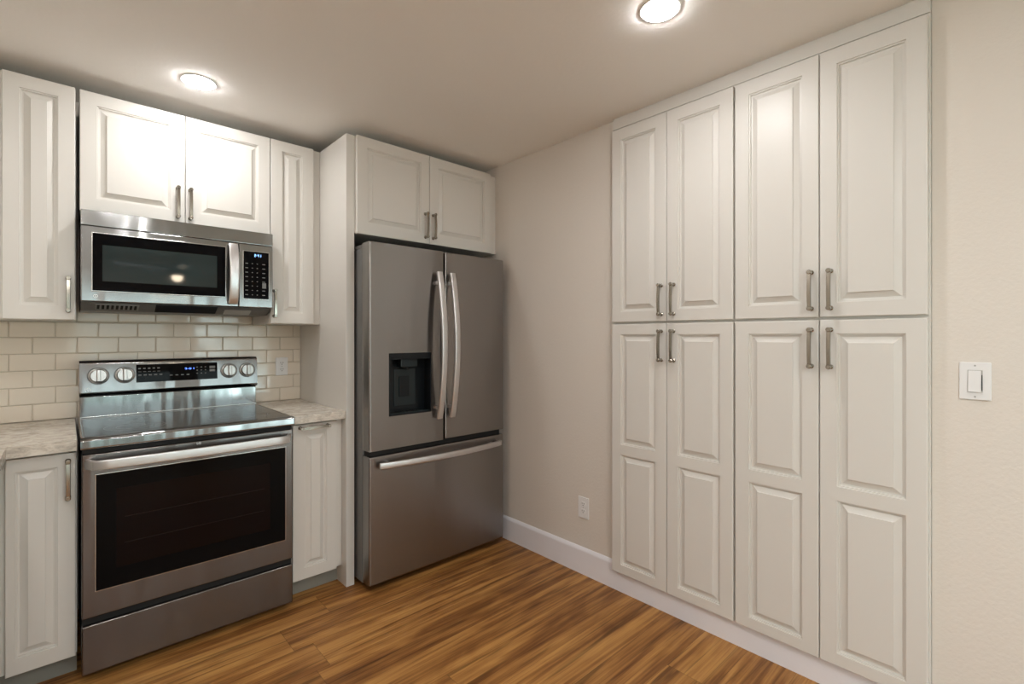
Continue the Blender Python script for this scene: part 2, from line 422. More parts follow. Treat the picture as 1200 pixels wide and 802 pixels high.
# filler strip between pantry and ceiling
struct(MB().box(XR - .0225, XR + .02, PY0 - .001, PY1 + .001, 2.3545, 2.400, .001).box(XR - .020, XR + .02, PY0 - .002, PY1 + .002, 2.4005, 2.4125, .0008), 'trim_1', 'cab')

# ------------------------------------------------------------------ cabinet parts
PROF = [(.0006, -.0045), (.0055, -.0052), (.0061, -.0120), (.0120, -.0126), (.0320, -.0040), (.0325, -.0004), (.0335, 0)]
def pull(O, U, N, parent, ln=.147, vertical=True):
    """bar pull: O is the bar's lower (or left) end on the door plane"""
    O, U, N = Vector(O), Vector(U), Vector(N); D = Vector((0, 0, 1)) if vertical else U; S = U if vertical else Vector((0, 0, 1))
    mb = MB(); r = .0062; h = .028
    for t in (r, ln - r):
        p = O + D * t
        mb.lathe(p, N, [(.0001, 0), (.0086, 0), (.0086, .003), (.0062, .005), (.0060, h - .006), (.0082, h - .004), (.0082, h + .006), (.0066, h + .0075), (.0001, h + .0075)], 20)
    pts = []
    for i in range(13):
        a = i / 12; pts.append(O + D * (r + (ln - 2 * r) * a) + N * (h + .001 + .0035 * math.sin(math.pi * a)))
    w_, t_ = .0066, .0032
    mb.sweep(pts, S, [(-w_, -t_), (w_, -t_), (w_ * 1.05, 0), (w_ * .8, t_), (-w_ * .8, t_), (-w_ * 1.05, 0)])
    return mb.build('handle', 'nickel', parent)

def b_door(root, x0, x1, y, z0, z1, sl=.056, sr=.056, sb=.058, st=.055, name='door', splits=None, th=.019):
    mb = MB(); wd, ht = x1 - x0, z1 - z0
    mb.door((x0, y, z0), (1, 0, 0), (0, -1, 0), wd, ht, th, [(sl, wd - sr, sb, ht - st)], PROF)
    return mb.build(name, 'cab', root, smooth=20)
def p_door(root, y0, y1, z0, z1, panels, x=1.627):
    """door on the right wall from y0 (far) to y1 (near)"""
    mb = MB(); wd = y0 - y1
    mb.door((x, y0, z0), (0, -1, 0), (-1, 0, 0), wd, z1 - z0, .019, [(.0545, wd - .0545, a, b) for a, b in panels], PROF)
    return mb.build('door', 'cab', root, smooth=20)

# ------------------------------------------------------------------ wall cabinets
ZT = 2.350; YU = -.341
A0, A1, B0, BM, B1, C0, C1 = -.6035, -.3890, -.3755, .0002, .3762, .3795, .6033
# left one, running into the corner
t = thing('wall_cabinet', 'tall narrow white wall cabinet left of the microwave, at the photo\'s left edge', 'cabinet', (-.5, -.16, 1.369), 'white wall cabinets')
MB().box(XL + .002, -.3865, -.003, YU + .0205, 1.369, ZT - .001, .001).build('body', 'cab', t)
d = b_door(t, A0, A1, YU, 1.369, ZT, .048, .053)
pull((-.411, YU, 1.401), (1, 0, 0), (0, -1, 0), d)
# above the microwave
t = thing('wall_cabinet', 'short wide white two-door wall cabinet directly above the microwave', 'cabinet', (0, -.16, 1.836), 'white wall cabinets')
MB().box(-.3745, .3765, -.003, YU + .0205, 1.838, ZT - .001, .001).build('body', 'cab', t)
d = b_door(t, B0, BM - .0015, YU, 1.836, ZT); pull((-.030, YU, 1.857), (1, 0, 0), (0, -1, 0), d)
d = b_door(t, BM + .0015, B1, YU, 1.836, ZT); pull((.0195, YU, 1.857), (1, 0, 0), (0, -1, 0), d)
# right of the microwave
t = thing('wall_cabinet', 'tall narrow white wall cabinet between the microwave and the tall refrigerator panel', 'cabinet', (.5, -.16, 1.369), 'white wall cabinets')
MB().box(.3785, .6455, -.003, YU + .0205, 1.367, ZT - .001, .001).build('body', 'cab', t)
d = b_door(t, C0, C1, YU, 1.369, ZT, .057, .061); pull((.395, YU, 1.401), (1, 0, 0), (0, -1, 0), d)
# above the refrigerator
YF = -.690; F0, FM, F1 = .697, 1.142, 1.610
t = thing('wall_cabinet', 'deep white two-door cabinet above the steel refrigerator', 'cabinet', (1.15, -.33, 1.838), 'white wall cabinets')
MB().box(.6925, XR - .002, -.003, YF + .0205, 1.841, ZT - .001, .001).build('body', 'cab', t)
d = b_door(t, F0, FM - .0015, YF, 1.838, ZT + .004); pull((1.112, YF, 1.868), (1, 0, 0), (0, -1, 0), d)
d = b_door(t, FM + .0015, F1, YF, 1.838, ZT + .004); pull((1.165, YF, 1.868), (1, 0, 0), (0, -1, 0), d)
# tall end panel
t = thing('refrigerator_enclosure', 'full-height white end panel standing between the right counter and the refrigerator', 'panel', (.67, -.33, 0))
MB().box(.6475, .6915, -.003, -.67, 0, ZT + .002, .0015).build('panel', 'cab', t)

# ------------------------------------------------------------------ base cabinets and counters
def base_cab(label, x0, x1, door, hor, fill, group='white base cabinets'):
    t = thing('base_cabinet', label, 'cabinet', ((x0 + x1) / 2, -.3, 0), group)
    MB().box(x0, x1, -.012, -.6145, .098, .870, .001).build('body', 'cab', t)
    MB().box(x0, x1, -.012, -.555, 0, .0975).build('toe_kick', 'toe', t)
    d = b_door(t, door[0], door[1], -.635, door[2], door[3], door[4], door[5], .056, .045 if hor else .047)
    return t, d
t, d = base_cab('narrow white base cabinet right of the range with a horizontal bar handle', .3905, .6465, (.3945, .6125, .097, .8635, .054, .052), True, True)
pull((.422, -.635, .8475), (1, 0, 0), (0, -1, 0), d, vertical=False)
t, d = base_cab('narrow white base cabinet left of the range with a vertical bar handle', -.625, -.3865, (-.5755, -.3905, .095, .8625, .024, .050), False, True)
pull((-.412, -.635, .693), (1, 0, 0), (0, -1, 0), d)
# the run that turns the corner towards the viewer (mostly outside the picture)
t = thing('base_cabinet', 'white base cabinet run turning the corner at the far left, under the counter\'s return', 'cabinet', (-.93, -1.2, 0), 'white base cabinets')
MB().box(XL + .003, -.6265, -.012, -1.80, .098, .870, .001).build('body', 'cab', t)
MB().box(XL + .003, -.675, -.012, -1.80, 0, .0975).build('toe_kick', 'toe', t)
for a, b in ((-.76, -1.24), (-1.245, -1.725)):
    mb = MB(); wd = a - b
    mb.door((-.606, a, .097), (0, -1, 0), (1, 0, 0), wd, .765, .019, [(.056, wd - .056, .056, .765 - .056)], PROF)
    d = mb.build('door', 'cab', t, smooth=20)
    pull((-.606, b + .03, .68), (0, 1, 0), (1, 0, 0), d)

def slab(mb, x0, x1, y0, y1): mb.box(x0, x1, y0, y1, .8735, .9135, .003)
t = thing('countertop', 'beige stone countertop left of the range, turning the corner toward the viewer', 'countertop', (-.9, -.5, .8735), 'stone countertops')
mb = MB()
mb.prism([(XL + .004, -.008), (-.3865, -.008), (-.3865, -.668), (-.572, -.668), (-.572, -1.82), (XL + .004, -1.82)], 2, .8735, .9135)
bmesh.ops.bevel(mb.bm, geom=list(mb.bm.edges), offset=.003, segments=2, profile=.5, affect='EDGES')
mb.build('slab', 'stone', t)
t = thing('countertop', 'small beige stone countertop between the range and the tall white panel', 'countertop', (.52, -.35, .8735), 'stone countertops')
mb = MB(); slab(mb, .3915, .6455, -.008, -.668); mb.build('slab', 'stone', t)

# ------------------------------------------------------------------ tiled backsplash
t = thing('tile_backsplash', 'glossy beige subway tile backsplash on the wall behind the range and counters', 'backsplash', (0, 0, .914))
mb = MB(); mb.box(XL + .002, .6465, -.0005, -.0045, .914, 1.3665); mb.box(-.384, .376, -.0005, -.0045, 1.3665, 1.4500)
mb.build('grout', 'grout', t)
mb = MB(); P, H = .151, .0763; g = .0013
rnd = random.Random(3)
for k in range(7):
    z0, z1 = .914 + H * k + g, .914 + H * (k + 1) - g
    xa = -.605 if k % 2 else -.53
    xlo, xhi = (XL + .003, .6455) if k < 6 else (-.383, .375)
    if k == 5: z1 = min(z1, 1.3655)
    if k == 6: z0 = 1.3725; z1 = 1.449
    n0 = math.floor((xlo - xa) / P)
    for i in range(n0, n0 + 20):
        a, b = max(xa + P * i + g, xlo), min(xa + P * (i + 1) - g, xhi)
        if b - a < .012: continue
        tx, tz = rnd.uniform(-1, 1) * .0002, rnd.uniform(-1, 1) * .0002
        yb, yf, e = -.004, -.0095, .0042
        q = lambda u, v, y: mb.bm.verts.new((u, y, v))
        R0 = [q(a, z0, yb), q(b, z0, yb), q(b, z1, yb), q(a, z1, yb)]
        R1 = [q(a, z0, yf + .003), q(b, z0, yf + .003), q(b, z1, yf + .003), q(a, z1, yf + .003)]
        e1 = e * .35
        R2 = [q(a + e1, z0 + e1, yf + .0011), q(b - e1, z0 + e1, yf + .0011), q(b - e1, z1 - e1, yf + .0011), q(a + e1, z1 - e1, yf + .0011)]
        R3 = [q(a + e, z0 + e, yf - tx - tz), q(b - e, z0 + e, yf + tx - tz), q(b - e, z1 - e, yf + tx + tz), q(a + e, z1 - e, yf - tx + tz)]
        for X, Y in ((R0, R1), (R1, R2), (R2, R3)):
            for j in range(4): mb.bm.faces.new((X[j], X[(j + 1) % 4], Y[(j + 1) % 4], Y[j]))
        mb.bm.faces.new(R3); mb.bm.faces.new(R0[::-1])
mb.build('tiles', 'tile', t, smooth=50)

# ------------------------------------------------------------------ outlets and switch
def outlet(label, O, U, N, wd=.072, ht=.116):
    O, U, N = Vector(O), Vector(U), Vector(N); V = Vector((0, 0, 1))
    t = thing('wall_outlet', label, 'outlet', O, 'white duplex outlets')
    def B(mb, u0, u1, v0, v1, d0, d1, bev=0):
        a = O + U * u0 + V * v0 + N * d0; b = O + U * u1 + V * v1 + N * d1
        mb.box(a.x, b.x, a.y, b.y, a.z, b.z, bev); return mb
    B(MB(), -wd / 2, wd / 2, -ht / 2, ht / 2, .0002, .0062, .0028).build('cover_plate', 'white', t)
    for s in (-1, 1):
        mb = MB(); c = O + V * s * .0195
        pts = []
        for i in range(24):
            an = 2 * math.pi * i / 24; u = .0172 * math.cos(an); v = max(-.0135, min(.0135, .0172 * math.sin(an))); pts.append((u, v))
        A = [mb.bm.verts.new(c + U * u + V * v + N * .006) for u, v in pts]; Bq = [mb.bm.verts.new(c + U * u + V * v + N * .0076) for u, v in pts]
        for i in range(24): mb.bm.faces.new((A[i], A[(i + 1) % 24], Bq[(i + 1) % 24], Bq[i]))
        mb.bm.faces.new(A[::-1]); mb.bm.faces.new(Bq); r = mb.build('receptacle', 'white', t)
        z = s * .0195
        m = MB(); B(m, -.0075, -.0052, z - .001, z + .0075, .0070, .0079); B(m, .0052, .0075, z + .0, z + .0075, .0070, .0079)
        m.cyl(c - V * .0065 + N * .0070, c - V * .0065 + N * .0079, .0026, n=12); m.build('slots', 'slot', r)
    MB().cyl(O + N * .006, O + N * .0072, .0028, n=12).build('screw', 'lens', t)
outlet('white duplex outlet set in the tile backsplash right of the range', (.5355, -.0096, 1.119), (1, 0, 0), (0, -1, 0), .069, .107)
outlet('white duplex outlet low on the beige right wall above the baseboard', (XR - .0002, -1.411, .362), (0, -1, 0), (-1, 0, 0))
t = thing('light_switch', 'white rocker light switch on the textured wall right of the pantry', 'switch', (XR, -2.9605, 1.160))
O = Vector((XR, -2.9605, 1.160))
MB().box(XR - .0002, XR - .0062, O.y - .0365, O.y + .0365, O.z - .0585, O.z + .0585, .003).build('cover_plate', 'white', t)
MB().box(XR - .0055, XR - .0066, O.y - .0172, O.y + .0172, O.z - .0345, O.z + .0345, .0004).build('surround', 'lens', t)
mb = MB(); mb.prism([(XR - .006, O.z - .033), (XR - .0115, O.z - .033), (XR - .0075, O.z + .033), (XR - .006, O.z + .033)], 1, O.y - .0135, O.y + .0155)
mb.build('rocker', 'white', t)
MB().box(XR - .0064, XR - .0080, O.y - .0168, O.y - .0148, O.z - .028, O.z + .020).build('dimmer_slider', 'slot', t)
for s in (-1, 1):
    MB().cyl(O + Vector((-.006, 0, s * .0485)), O + Vector((-.0072, 0, s * .0485)), .0027, n=12).build('screw', 'lens', t)

# ------------------------------------------------------------------ pantry cabinets
ZPB, ZPS, ZPT = .109, 1.3620, 2.3435
def pantry(label, ya, ym, yb, y_out0, y_out1):
    t = thing('pantry_cabinet', label, 'cabinet', (XR + .1, ym, ZPB - .002), 'built-in pantry cabinets')
    MB().box(XR - .020, XR + .42, y_out0, y_out1, ZPB - .0025, 2.3535, .001).build('body', 'cab', t)
    for (p, q, side) in ((ya, ym + .0015, 1), (ym - .0015, yb, -1)):
        d = p_door(t, p, q, ZPS + .0085, ZPT, [(.0525, ZPT - ZPS - .0085 - .058)])
        hy = (q + .0235) if side == 1 else (p - .0355)
        pull((1.627, hy, 1.3965), (0, -1, 0), (-1, 0, 0), d)
        lo = ZPS - .0025 - ZPB
        d = p_door(t, p, q, ZPB, ZPS - .0025, [(.045, .706 - ZPB), (.757 - ZPB, lo - .050)])
        pull((1.627, hy, 1.183), (0, -1, 0), (-1, 0, 0), d)
pantry('tall white four-door pantry cabinet on the right wall, the one nearer the refrigerator', -1.6235, -1.928, -2.2325, PY0 - .001, -2.2365)
pantry('tall white four-door pantry cabinet on the right wall, the one nearer the light switch', -2.2405, -2.546, -2.852, -2.2370, PY1 + .001)

# ------------------------------------------------------------------ range
t = thing('kitchen_range', 'freestanding stainless steel electric range with black glass oven door', 'range', (0, -.36, 0))
X0, X1 = -.3775, .3785
MB().box(X0 + .004, X1 - .004, -.03, -.640, .028, .868, .002).build('body', 'case', t)
# four feet
for sx_ in (-.33, .33):
    for sy_ in (-.10, -.58):
        MB().cyl((sx_, sy_, 0), (sx_, sy_, .028), .018, n=16).build('foot', 'black', t)
# cooktop: steel rim with black glass let into it
mb = MB()
mb.prism([(-.07, .875), (-.688, .875), (-.6935, .878), (-.6950, .884), (-.6945, .906), (-.692, .9125), (-.685, .9175), (-.676, .9190), (-.664, .9190), (-.664, .915), (-.07, .915)], 0, X0 - .001, X1 + .001)
rim = mb.build('cooktop_rim', 'steel', t)
MB().box(X0 + .001, X0 + .009, -.09, -.672, .915, .9195, .0015).build('side_trim', 'steel_pol', rim)
MB().box(X1 - .009, X1 - .001, -.09, -.672, .915, .9195, .0015).build('side_trim', 'steel_pol', rim)
gl = MB().box(X0 + .010, X1 - .010, -.088, -.660, .9145, .9185, .001).build('cooktop_glass', 'cook', t)
for (cx, cy, r) in ((-.20, -.49, .105), (.19, -.50, .125), (-.20, -.23, .075), (.20, -.22, .085)):
    mb = MB(); n = 48
    for rr in (r, r * .62):
        A = [mb.bm.verts.new((cx + rr * math.cos(2 * math.pi * i / n), cy + rr * math.sin(2 * math.pi * i / n), .91862)) for i in range(n)]
        B = [mb.bm.verts.new((cx + (rr - .0015) * math.cos(2 * math.pi * i / n), cy + (rr - .0015) * math.sin(2 * math.pi * i / n), .91862)) for i in range(n)]
        for i in range(n): mb.bm.faces.new((A[i], A[(i + 1) % n], B[(i + 1) % n], B[i]))
    mb.build('burner_ring', 'mark', gl)
# riser and control panel
MB().box(X0 + .006, X1 - .004, -.03, -.086, .915, 1.016, .003).build('backguard_riser', 'steel', t)
MB().box(X0 + .006, X1 - .004, -.08, -.091, .9185, .9235, .0015).build('riser_trim', 'steel_pol', t)
MB().box(X0 + .006, X1 - .004, -.03, -.080, 1.014, 1.024).build('seal', 'gap', t)
mb = MB()
mb.prism([(-.025, 1.022), (-.096, 1.022), (-.104, 1.030), (-.106, 1.040), (-.094, 1.168), (-.088, 1.178), (-.078, 1.182), (-.025, 1.182)], 0, X0 + .004, X1 - .001)
cp = mb.build('control_panel', 'steel', t)
tilt = -math.atan2(.012, .128)
def cpy(z): return -.106 + (z - 1.040) * .012 / .128
MB().box(X0 + .004, X1 - .001, -.026, -.090, 1.1818, 1.1835).build('top_edge', 'gap', cp)
mb = MB(); za, zb = 1.073, 1.160
mb.prism([(cpy(za) - .0012, za), (cpy(za) + .004, za), (cpy(zb) + .004, zb), (cpy(zb) - .0012, zb)], 0, -.165, .181)
dp = mb.build('display_panel', 'glass', t)
mb = MB(); yd = cpy(1.125) - .0003
digits(mb, '2:41', .055, yd, 1.128, .017); mb.build('clock_digits', 'blue', dp)
mb = MB(); r_ = random.Random(5)
def mk(x, z, wd, h=.004):
    y = cpy(z) - .0013
    mb.box(x, x + wd, y, y - .0003, z, z + h)
for i in range(5): mk(-.157 + i * .019, 1.138, .010, .006); mk(-.157 + i * .019, 1.124, .012, .0022)
for i in range(5): mk(-.157 + i * .021, 1.106, .012, .005)
for i in range(3): mk(-.157 + i * .0, 1.092, .022, .0022)
for i in range(4): mk(-.03 + i * .024, 1.100, .012, .004)
for i in range(3):
    for j in range(3): mk(.085 + i * .019, 1.104 + j * .016, .007, .004)
mk(.145, 1.112, .026, .012); mk(.145, 1.130, .026, .012)
mb.build('printed_symbols', 'mark', dp)
for kx in (-.306, -.209, .236, .326):
    z = 1.113; y = cpy(z); nrm = Vector((0, -math.cos(tilt), -math.sin(tilt) * -1)).normalized(); nrm = Vector((0, -1, .094)).normalized()
    c = Vector((kx, y, z))
    k = MB().lathe(c, nrm, [(.0001, 0), (.036, 0), (.036, .003), (.031, .005), (.0305, .017), (.028, .022), (.0001, .022)], 40).build('knob', 'knob', t)
    up = Vector((0, .094, 1)).normalized()
    mb = MB(); hw = .0085
    base = c + nrm * .020
    vs = []
    for a in (-1, 1):
        for b in (-1, 1):
            for e_ in (0, 1): vs.append(mb.bm.verts.new(base + Vector((hw * a * (1 if e_ == 0 else .8), 0, 0)) + up * (.029 * b) * (1 if e_ == 0 else .93) + nrm * .020 * e_))
    for q in ((0, 1, 3, 2), (4, 6, 7, 5), (0, 4, 5, 1), (2, 3, 7, 6), (0, 2, 6, 4), (1, 5, 7, 3)): mb.bm.faces.new([vs[i] for i in q])
    bmesh.ops.bevel(mb.bm, geom=list(mb.bm.edges), offset=.0025, segments=2, profile=.5, affect='EDGES')
    mb.build('grip', 'knob', k)
    MB().lathe(c, nrm, [(.0001, .0001), (.041, .0001), (.041, .0008), (.0001, .0008)], 40).build('dial_ring', 'case', k)
# maker's mark at the lower left of the panel
mb = MB(); lc = Vector((-.343, cpy(1.049) - .0006, 1.049))
n = 28
for i in range(n):
    if 3 <= i <= 6: continue
    a0, a1 = 2 * math.pi * i / n, 2 * math.pi * (i + 1) / n
    for rr, r2 in ((.0105, .0088),):
        q = [lc + Vector((rr_ * math.cos(a), 0, rr_ * math.sin(a))) for rr_, a in ((rr, a0), (rr, a1), (r2, a1), (r2, a0))]
        mb.bm.faces.new([mb.bm.verts.new(x) for x in q])
mb.box(lc.x - .0012, lc.x + .0004, lc.y, lc.y - .0004, lc.z - .005, lc.z + .0055); mb.box(lc.x - .0012, lc.x + .004, lc.y, lc.y - .0004, lc.z - .005, lc.z - .0035)
mb.box(lc.x + .004, lc.x + .0105, lc.y, lc.y - .0004, lc.z - .0008, lc.z + .0008); mb.box(lc.x - .006, lc.x - .0035, lc.y, lc.y - .0004, lc.z + .003, lc.z + .0055)
mb.build('maker_mark', 'logo', cp, smooth=0)
# oven door
D0, D1, YD = X0 + .002, X1 - .002, -.690
MB().box(X0 + .004, X1 - .004, -.60, -.676, .858, .875).build('vent_gap', 'gap', t)
door = MB().box(D0, D1, -.648, YD, .243, .857, .005, 3).build('oven_door', 'steel_low', t)
MB().box(-.338, .345, YD + .003, YD - .0022, .337, .780, .0015).build('door_trim', 'steel_pol', door)
MB().box(-.335, .342, YD + .003, YD - .0032, .340, .777, .001).build('oven_window', 'glass', door)
MB().box(-.275, .275, YD, YD - .0034, .410, .715).build('inner_window', 'glass3', door)
# faint racks
mb = MB()
for z in (.50, .60): mb.box(-.25, .25, YD, YD - .0035, z, z + .0022)
mb.build('rack_lines', mat('dim_rack_metal', (.022, .015, .013), .6, spec=.1), door)
# handle: flattened bar whose ends curve back into the door
pts = []; xa, xb = -.362, .362; yo = YD - .052
for i in range(33):
    a = i / 32; x = xa + (xb - xa) * a
    e = min(1, min(a, 1 - a) / .045); e = math.sin(e * math.pi / 2)
    pts.append((x, YD + .004 + (yo - YD - .004) * e - .010 * math.sin(math.pi * a), .822))
sec = []
for i in range(16):
    an = 2 * math.pi * i / 16; ca, sa = math.cos(an), math.sin(an)
    sec.append((.0180 * math.copysign(abs(ca) ** .28, ca), .0075 * math.copysign(abs(sa) ** .35, sa)))
MB().sweep(pts, (0, 0, 1), sec).build('door_handle', 'handle_st', door)
text_mesh('maker_letters', 'LG', .013, face_back(-.005, YD - .0004, .8470), 'logo', door)
# drawer
MB().box(X0 + .004, X1 - .004, -.60, -.672, .214, .246).build('drawer_gap', 'gap', t)
dr = MB().box(D0, D1, -.648, YD, .034, .2155, .005, 3).build('storage_drawer', 'steel_low', t)

# ------------------------------------------------------------------ microwave
t = thing('microwave_oven', 'stainless over-the-range microwave mounted under the short wall cabinet', 'microwave', (0, -.2, 1.412))
m0, m1 = -.3735, .3725; YM = -.400
mb = MB(); mb.prism([(-.012, 1.412), (-.300, 1.412), (-.375, 1.448), (-.375, 1.829), (-.012, 1.829)], 0, m0 + .002, m1 - .002)
body = mb.build('body', 'case', t)
MB().box(m0, m1, -.372, YM, 1.766, 1.8305, .003).build('vent_band', 'steel_mw', t)
md = MB().box(m0, .2135, -.374, YM, 1.447, 1.7645, .004, 3).build('door', 'steel_mw', t)
MB().box(-.3405, .1600, YM + .004, YM - .0015, 1.489, 1.7405, .006, 3).build('window_trim', 'steel_pol', md)
MB().box(-.3375, .1570, YM + .004, YM - .0025, 1.492, 1.7375, .006, 3).build('door_glass', 'glass', md)
MB().box(-.3040, .1190, YM, YM - .0028, 1.5345, 1.6880, .0).build('window_screen', 'glass2', md)
# bowed handle
pts = []
for i in range(25):
    a = i / 24; z = 1.462 + (1.752 - 1.462) * a
    pts.append((.1865, YM - .010 - .030 * math.sin(math.pi * a) ** .7, z))
sec = []
for i in range(16):
    an = 2 * math.pi * i / 16; ca, sa = math.cos(an), math.sin(an)
    sec.append((.0205 * math.copysign(abs(ca) ** .35, ca), .0080 * math.copysign(abs(sa) ** .5, sa)))
h = MB().sweep(pts, (1, 0, 0), sec)
h.cyl((.1865, YM, 1.474), (.1865, YM - .016, 1.474), .008); h.cyl((.1865, YM, 1.740), (.1865, YM - .016, 1.740), .008)
h.build('handle', 'handle_st', md)
# small mark on the lower left of the door
mb = MB(); lc = Vector((-.326, YM - .0006, 1.470))
for i in range(20):
    a0, a1 = 2 * math.pi * i / 20, 2 * math.pi * (i + 1) / 20
    q = [lc + Vector((rr_ * math.cos(a), 0, rr_ * math.sin(a))) for rr_, a in ((.0075, a0), (.0075, a1), (.006, a1), (.006, a0))]
    mb.bm.faces.new([mb.bm.verts.new(x) for x in q])
mb.box(lc.x - .001, lc.x + .0005, lc.y, lc.y - .0004, lc.z - .0035, lc.z + .004); mb.box(lc.x - .001, lc.x + .003, lc.y, lc.y - .0004, lc.z - .0035, lc.z - .002)
mb.build('maker_mark', 'logo', md, smooth=0)
cpn = MB().box(.2155, m1, -.374, YM, 1.447, 1.7645, .004, 3).build('control_column', 'steel_mw', t)
MB().box(.2310, .3560, YM + .004, YM - .0015, 1.4855, 1.7325, .006, 3).build('keypad_trim', 'steel_pol', t)
kp = MB().box(.2335, .3535, YM + .004, YM - .0024, 1.488, 1.730, .006, 3).build('keypad', 'glass', t)
mb = MB(); digits(mb, '2:41', .300, YM - .0024, 1.710, .013); mb.build('clock_digits', 'blue2', kp)
mb = MB()
for r in range(8):
    z = 1.508 + r * .0225
    for c_, wd in ((0, .012), (1, .005), (2, .005), (3, .014)):
        x = .243 + (0, .029, .052, .078)[c_]
        mb.box(x, x + wd, YM - .0024, YM - .0028, z, z + .0035)
mb.box(.321, .339, YM - .0024, YM - .0028, 1.545, 1.572)
mb.build('printed_symbols', 'mark', kp)
# underside fittings, on the sloping chin
def chin(x0, x1, s0, s1, name, material, off=.0012):
    """s runs 0 (front) .. 1 (rear) on the sloping chin, past 1 on the flat bottom"""
    def P(s):
        return (-.375 + .075 * s, 1.448 - .036 * s) if s <= 1 else (-.300 + .075 * (s - 1), 1.412)
    (ya, za), (yb, zb) = P(s0), P(s1)
    mb = MB(); mb.prism([(ya, za - off), (yb, zb - off), (yb, zb + .004), (ya, za + .004)], 0, x0, x1)
    return mb.build(name, material, body)
gr = chin(-.325, -.175, .25, .85, 'vent_grille', 'grille')
for i in range(9):
    x = -.320 + i * .016
    chin(x, x + .009, .33, .77, 'slot', 'gap', .0016)
chin(-.115, .130, .12, .95, 'lamp_recess', 'black', .0014)
chin(.165, .285, .45, .98, 'lamp_lens', 'lens', .0014)

# ------------------------------------------------------------------ refrigerator
t = thing('refrigerator', 'tall dark stainless french-door refrigerator with water dispenser and bottom freezer', 'refrigerator', (1.15, -.43, 0))
r0, r1, rm, YR = .6965, 1.5965, 1.1510, -.8285
MB().box(r0 + .006, r1 - .006, -.04, -.742, .028, 1.755, .006).build('case', 'case', t)
for fx_ in (.76, 1.53):
    for fy_ in (-.12, -.68): MB().cyl((fx_, fy_, 0), (fx_, fy_, .030), .02, n=16).build('foot', 'black', t)
MB().box(r0 + .03, r1 - .03, -.742, -.775, .030, .080).build('kick_grille', 'gap', t)
for a, b in ((r0 + .008, r0 + .075), (r1 - .075, r1 - .008)):
    MB().box(a, b, -.64, -.728, 1.755, 1.774, .004).build('hinge_cover', 'case', t)
MB().box(r0 + .010, r1 - .010, -.742, -.752, .05, 1.765).build('gasket', 'gap', t)
def fdoor(name, x0, x1, z0, z1, hole=None):
    """front panel with rolled side edges, optionally with a dispenser opening"""
    mb = MB()
    if not hole:
        mb.box(x0, x1, -.752, YR, z0, z1, .009, 4); return mb.build(name, 'steel_fr', t)
    a, b, c, d = hole; R = lambda x: x
    yb = -.752
    xs = [(x0 + .009, YR)]; prof = []
    for i in range(5):
        an = math.pi / 2 * i / 4; prof.append((x0 + .009 - .009 * math.sin(an), YR + .009 - .009 * math.cos(an)))
    left = prof + [(x0, yb)]
    right = [(x1 + x0 - p, q) for p, q in left]
    V = lambda x, y, z: mb.bm.verts.new((x, y, z))
    zl = [z0 + .0, c, d, z1]
    for side in (left, right):
        for (p, q), (p2, q2) in zip(side, side[1:]):
            mb.bm.faces.new((V(p, q, z0), V(p2, q2, z0), V(p2, q2, z1), V(p, q, z1)))
    xa, xb = x0 + .009, x1 - .009
    def Q(u0, u1, w0, w1): mb.bm.faces.new((V(u0, YR, w0), V(u1, YR, w0), V(u1, YR, w1), V(u0, YR, w1)))
    Q(xa, a, z0, c); Q(a, b, z0, c); Q(b, xb, z0, c); Q(xa, a, c, d); Q(b, xb, c, d); Q(xa, a, d, z1); Q(a, b, d, z1); Q(b, xb, d, z1)
    for z in (z0, z1):
        mb.bm.faces.new([V(p, q, z) for p, q in left] + [V(p, q, z) for p, q in right[::-1]])
    mb.bm.faces.new((V(x0, yb, z0), V(x1, yb, z0), V(x1, yb, z1), V(x0, yb, z1)))
    bmesh.ops.remove_doubles(mb.bm, verts=mb.bm.verts, dist=1e-5)
    return mb.build(name, 'steel_fr', t)
ha, hb, hc, hd = .806, 1.060, .886, 1.211
ld = fdoor('left_door', r0, rm - .004, .718, 1.777, (ha, hb, hc, hd))
rd = fdoor('right_door', rm + .004, r1, .718, 1.777)
fz = fdoor('freezer_drawer', r0, r1, .040, .690)
MB().box(r0 + .004, r0 + .03, -.70, -.752, .690, .718).build('hinge', 'case', t)
MB().box(r0 + .012, r1 - .012, -.752, -.80, .688, .720).build('seal', 'gap', t)
# dispenser: open niche with walls, spout block, paddle and drip tray
mb = MB(); yn = -.763; V = lambda x, y, z: mb.bm.verts.new((x, y, z)); e = .005
mb.bm.faces.new((V(ha, yn, hc), V(hb, yn, hc), V(hb, yn, hd), V(ha, yn, hd)))
mb.bm.faces.new((V(ha, YR, hc), V(ha, yn, hc), V(ha, yn, hd), V(ha, YR, hd)))
mb.bm.faces.new((V(hb, YR, hc), V(hb, yn, hc), V(hb, yn, hd), V(hb, YR, hd)))
mb.bm.faces.new((V(ha, YR, hc), V(hb, YR, hc), V(hb, yn, hc), V(ha, yn, hc)))
mb.bm.faces.new((V(ha, YR, hd), V(hb, YR, hd), V(hb, yn, hd), V(ha, yn, hd)))
bmesh.ops.remove_doubles(mb.bm, verts=mb.bm.verts, dist=1e-5)
ds = mb.build('dispenser', 'disp', t, smooth=0)
for q in ((ha - .001, ha + .006, hc, hd), (hb - .006, hb + .001, hc, hd), (ha, hb, hc - .001, hc + .006)):
    MB().box(q[0], q[1], YR + .01, YR - .0012, q[2], q[3], .001).build('bezel', 'disp', ds)
MB().box(ha, hb, yn, YR - .0012, hd - .033, hd + .001, .001).build('control_strip', 'disp', ds)
MB().box(.885, .985, yn, -.812, hd - .075, hd - .033, .003).build('spout_block', 'disp2', ds)
MB().cyl((.930, -.795, hd - .077), (.930, -.795, hd - .092), .011, .008, n=16).build('nozzle', 'disp2', ds)
MB().box(.868, .998, yn, -.769, .925, 1.125, .003).build('back_plate', 'disp2', ds)
